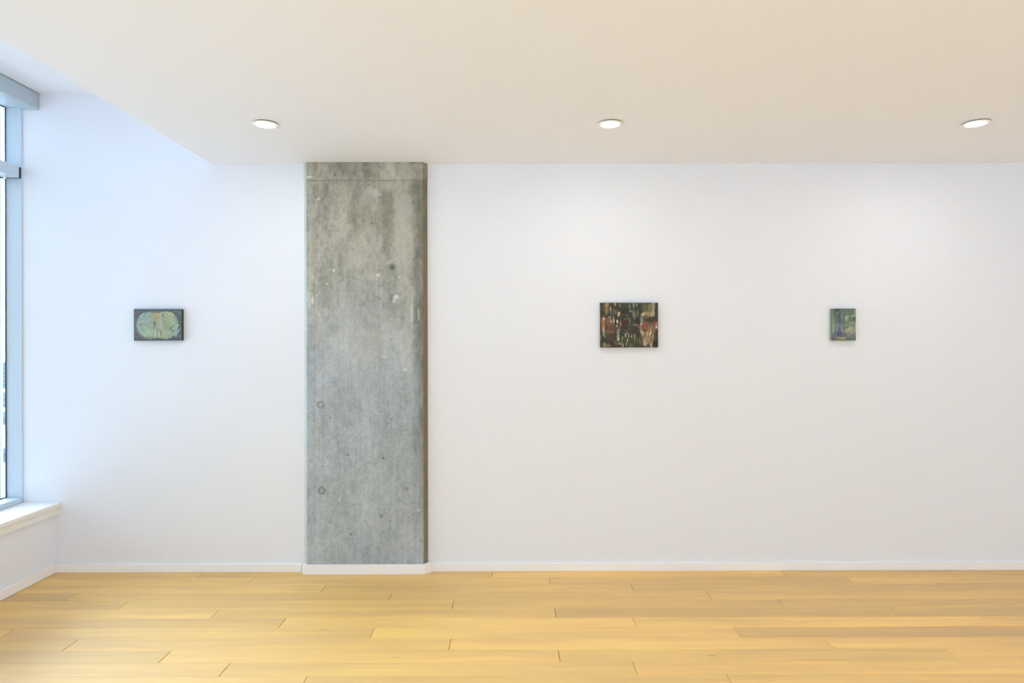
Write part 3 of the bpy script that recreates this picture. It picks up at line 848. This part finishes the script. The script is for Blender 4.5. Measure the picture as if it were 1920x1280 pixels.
for (x, y, l) in ((668, 810, 50), (718, 810, 60), (775, 820, 44), (825, 830, 60), (612, 850, 36), (1040, 790, 80), (1085, 800, 70), (1100, 740, 90), (1138, 830, 60), (700, 890, 50), (680, 960, 50), (625, 985, 40)):
    c.line([(x, y - l / 2), (x, y + l / 2)], 9, (206, 196, 150), .85)
for (x0, y0, x1, y1) in ((610, 765, 760, 765), (830, 900, 920, 880), (740, 625, 860, 640), (250, 765, 520, 768), (590, 450, 700, 460), (640, 700, 700, 745)):
    c.line([(x0, y0), (x1, y1)], 6, (130, 120, 84), .5)
c.strokes(200, 8, 70, .4, 32, 90)
c.grain(.40, 12, 30, 8); c.grain(.20, 8, 8, 4)
painting('brown_smeared_painting', 'largest of the three paintings, dark brown and olive with vertical smears', (1126, 567.3, 1233.6, 651.3), 0.025, c, (34, 28, 22), 0.2)

# --- right: blue figure-like shape and green foliage (x 375..950, y 235..1000)
c = Canvas((375, 235, 950, 1000), 120, 160, (98, 118, 106))
for (x, y, rx, ry, col, a) in [
 (640, 280, 300, 60, (84, 110, 100), .85), (700, 330, 220, 60, (88, 122, 112), .8), (470, 280, 60, 60, (80, 90, 70), .7), (520, 270, 60, 40, (60, 66, 62), .7),
 (400, 400, 30, 100, (92, 128, 96), .8), (410, 560, 34, 130, (120, 158, 112), .8), (405, 720, 30, 130, (146, 176, 122), .9), (440, 450, 44, 110, (100, 124, 112), .7),
 (470, 350, 60, 70, (70, 96, 92), .7), (540, 480, 110, 160, (92, 112, 116), .85), (560, 420, 40, 120, (58, 78, 82), .7), (620, 440, 50, 110, (104, 130, 114), .7),
 (560, 560, 60, 60, (62, 78, 86), .8), (550, 680, 120, 140, (104, 120, 138), .9), (530, 780, 90, 120, (88, 106, 138), .9), (550, 840, 90, 60, (66, 84, 122), .9),
 (620, 690, 70, 90, (122, 132, 144), .8), (650, 770, 50, 60, (136, 132, 140), .7), (500, 680, 30, 100, (134, 146, 162), .6), (540, 730, 40, 60, (78, 96, 128), .6),
 (820, 480, 140, 120, (112, 142, 102), .9), (730, 460, 50, 80, (154, 180, 138), .8), (820, 500, 70, 70, (92, 118, 88), .8), (930, 480, 40, 80, (64, 92, 80), .8),
 (890, 400, 70, 40, (130, 164, 110), .8), (860, 580, 90, 50, (116, 148, 108), .8), (760, 570, 60, 50, (100, 130, 92), .7), (760, 670, 60, 30, (110, 120, 84), .7),
 (850, 740, 110, 90, (164, 164, 128), .9), (740, 760, 60, 60, (158, 160, 122), .8), (900, 680, 60, 60, (130, 150, 98), .7), (890, 790, 70, 60, (150, 156, 106), .7),
 (820, 880, 130, 60, (122, 134, 138), .85), (780, 900, 60, 50, (104, 116, 132), .7), (900, 900, 60, 70, (110, 122, 110), .8), (780, 960, 120, 34, (84, 104, 102), .8),
 (700, 870, 40, 40, (62, 88, 76), .8), (430, 870, 50, 60, (84, 110, 120), .8), (460, 950, 80, 40, (112, 116, 116), .8), (400, 960, 40, 50, (80, 92, 96), .8),
 (600, 955, 110, 30, (168, 148, 104), .9), (640, 935, 60, 20, (190, 164, 112), .9), (520, 975, 50, 20, (134, 108, 66), .8), (640, 985, 60, 14, (120, 94, 62), .8),
 (930, 340, 26, 100, (122, 160, 112), .85), (935, 600, 20, 70, (122, 166, 120), .8), (940, 940, 24, 60, (84, 96, 92), .8)]:
    c.dab(x, y, rx, ry, col, a, rag=.4, soft=.3)
for pts, w_, col, a in [
 ([(690, 440), (690, 620), (690, 980)], 8, (150, 170, 130), .6), ([(665, 430), (665, 640), (660, 860)], 14, (60, 84, 70), .7), ([(660, 420), (720, 390), (820, 370), (900, 350)], 12, (52, 72, 64), .8),
 ([(470, 330), (530, 400)], 12, (142, 152, 150), .8), ([(440, 340), (520, 440)], 12, (46, 62, 66), .7), ([(560, 400), (570, 560)], 12, (44, 60, 66), .7), ([(600, 400), (590, 540)], 9, (130, 150, 142), .5),
 ([(690, 620), (740, 635), (800, 632)], 10, (180, 200, 164), .9), ([(820, 680), (840, 710)], 12, (196, 196, 160), .9), ([(860, 620), (850, 660)], 10, (160, 176, 140), .7),
 ([(760, 840), (770, 890)], 9, (178, 186, 190), .7), ([(800, 840), (840, 920)], 8, (158, 168, 176), .6), ([(830, 590), (880, 570)], 9, (160, 188, 140), .7),
 ([(400, 500), (400, 800)], 6, (90, 120, 84), .6), ([(480, 600), (470, 900)], 7, (150, 160, 168), .5), ([(610, 640), (680, 800)], 9, (150, 156, 164), .5), ([(590, 760), (640, 850)], 8, (128, 136, 156), .5),
 ([(720, 740), (760, 800)], 8, (182, 184, 146), .6), ([(780, 700), (740, 800)], 8, (182, 184, 146), .5), ([(740, 320), (760, 345)], 12, (128, 152, 158), .6), ([(640, 340), (620, 390)], 10, (110, 134, 128), .6),
 ([(440, 925), (560, 915)], 7, (150, 146, 130), .6), ([(378, 250), (378, 700)], 5, (140, 176, 110), .8)]:
    c.line(pts, w_, col, a)
c.strokes(170, 10, 70, .38, 33, 80)
c.grain(.26, 16, 22, 12); c.grain(.12, 7, 7, 13)
painting('green_blue_painting', 'small upright painting in greens and blues, rightmost on the white wall', (1560.3, 578.3, 1604.4, 638.3), 0.027, c, (112, 130, 110), 0.34)

# ------------------------------------------------------------------ outside, far below the window
struct(box('ground', -900, 300, -600, 900, -42.2, -42, SNOW))
rb = random.Random(3)
k = 0
for (x, y, w_, d_, h_) in ((-362, 458, 34, 22, 9), (-300, 395, 30, 26, 14), (-190, 241, 22, 14, 5), (-470, 590, 60, 40, 26), (-273, 346, 26, 12, 7), (-420, 480, 40, 24, 14), (-150, 150, 22, 18, 12)):
    bl = empty('office_building', (x, y, -42))
    labs = ['pale distant building seen through the window, tallest of them', 'pale distant building beyond the window, wide and low', 'pale small building far below the window',
            'pale broad block farthest beyond the window', 'pale narrow building far beyond the window', 'pale flat building far beyond the window glass', 'pale building nearest outside the window']
    tag(bl, labs[k], 'building'); k += 1
    box('wall', -w_ / 2, w_ / 2, -d_ / 2, d_ / 2, 0, h_, FACADE, bl)
    box('roof', -w_ / 2 - .4, w_ / 2 + .4, -d_ / 2 - .4, d_ / 2 + .4, h_, h_ + .8, SNOW, bl)
    nfl = int(h_ / 3.6)
    for f in range(nfl):
        box('window_band', -w_ / 2 + 1, w_ / 2 - 1, -d_ / 2 - .15, -d_ / 2, 1.6 + f * 3.6, 3.2 + f * 3.6, FACADEG, bl)
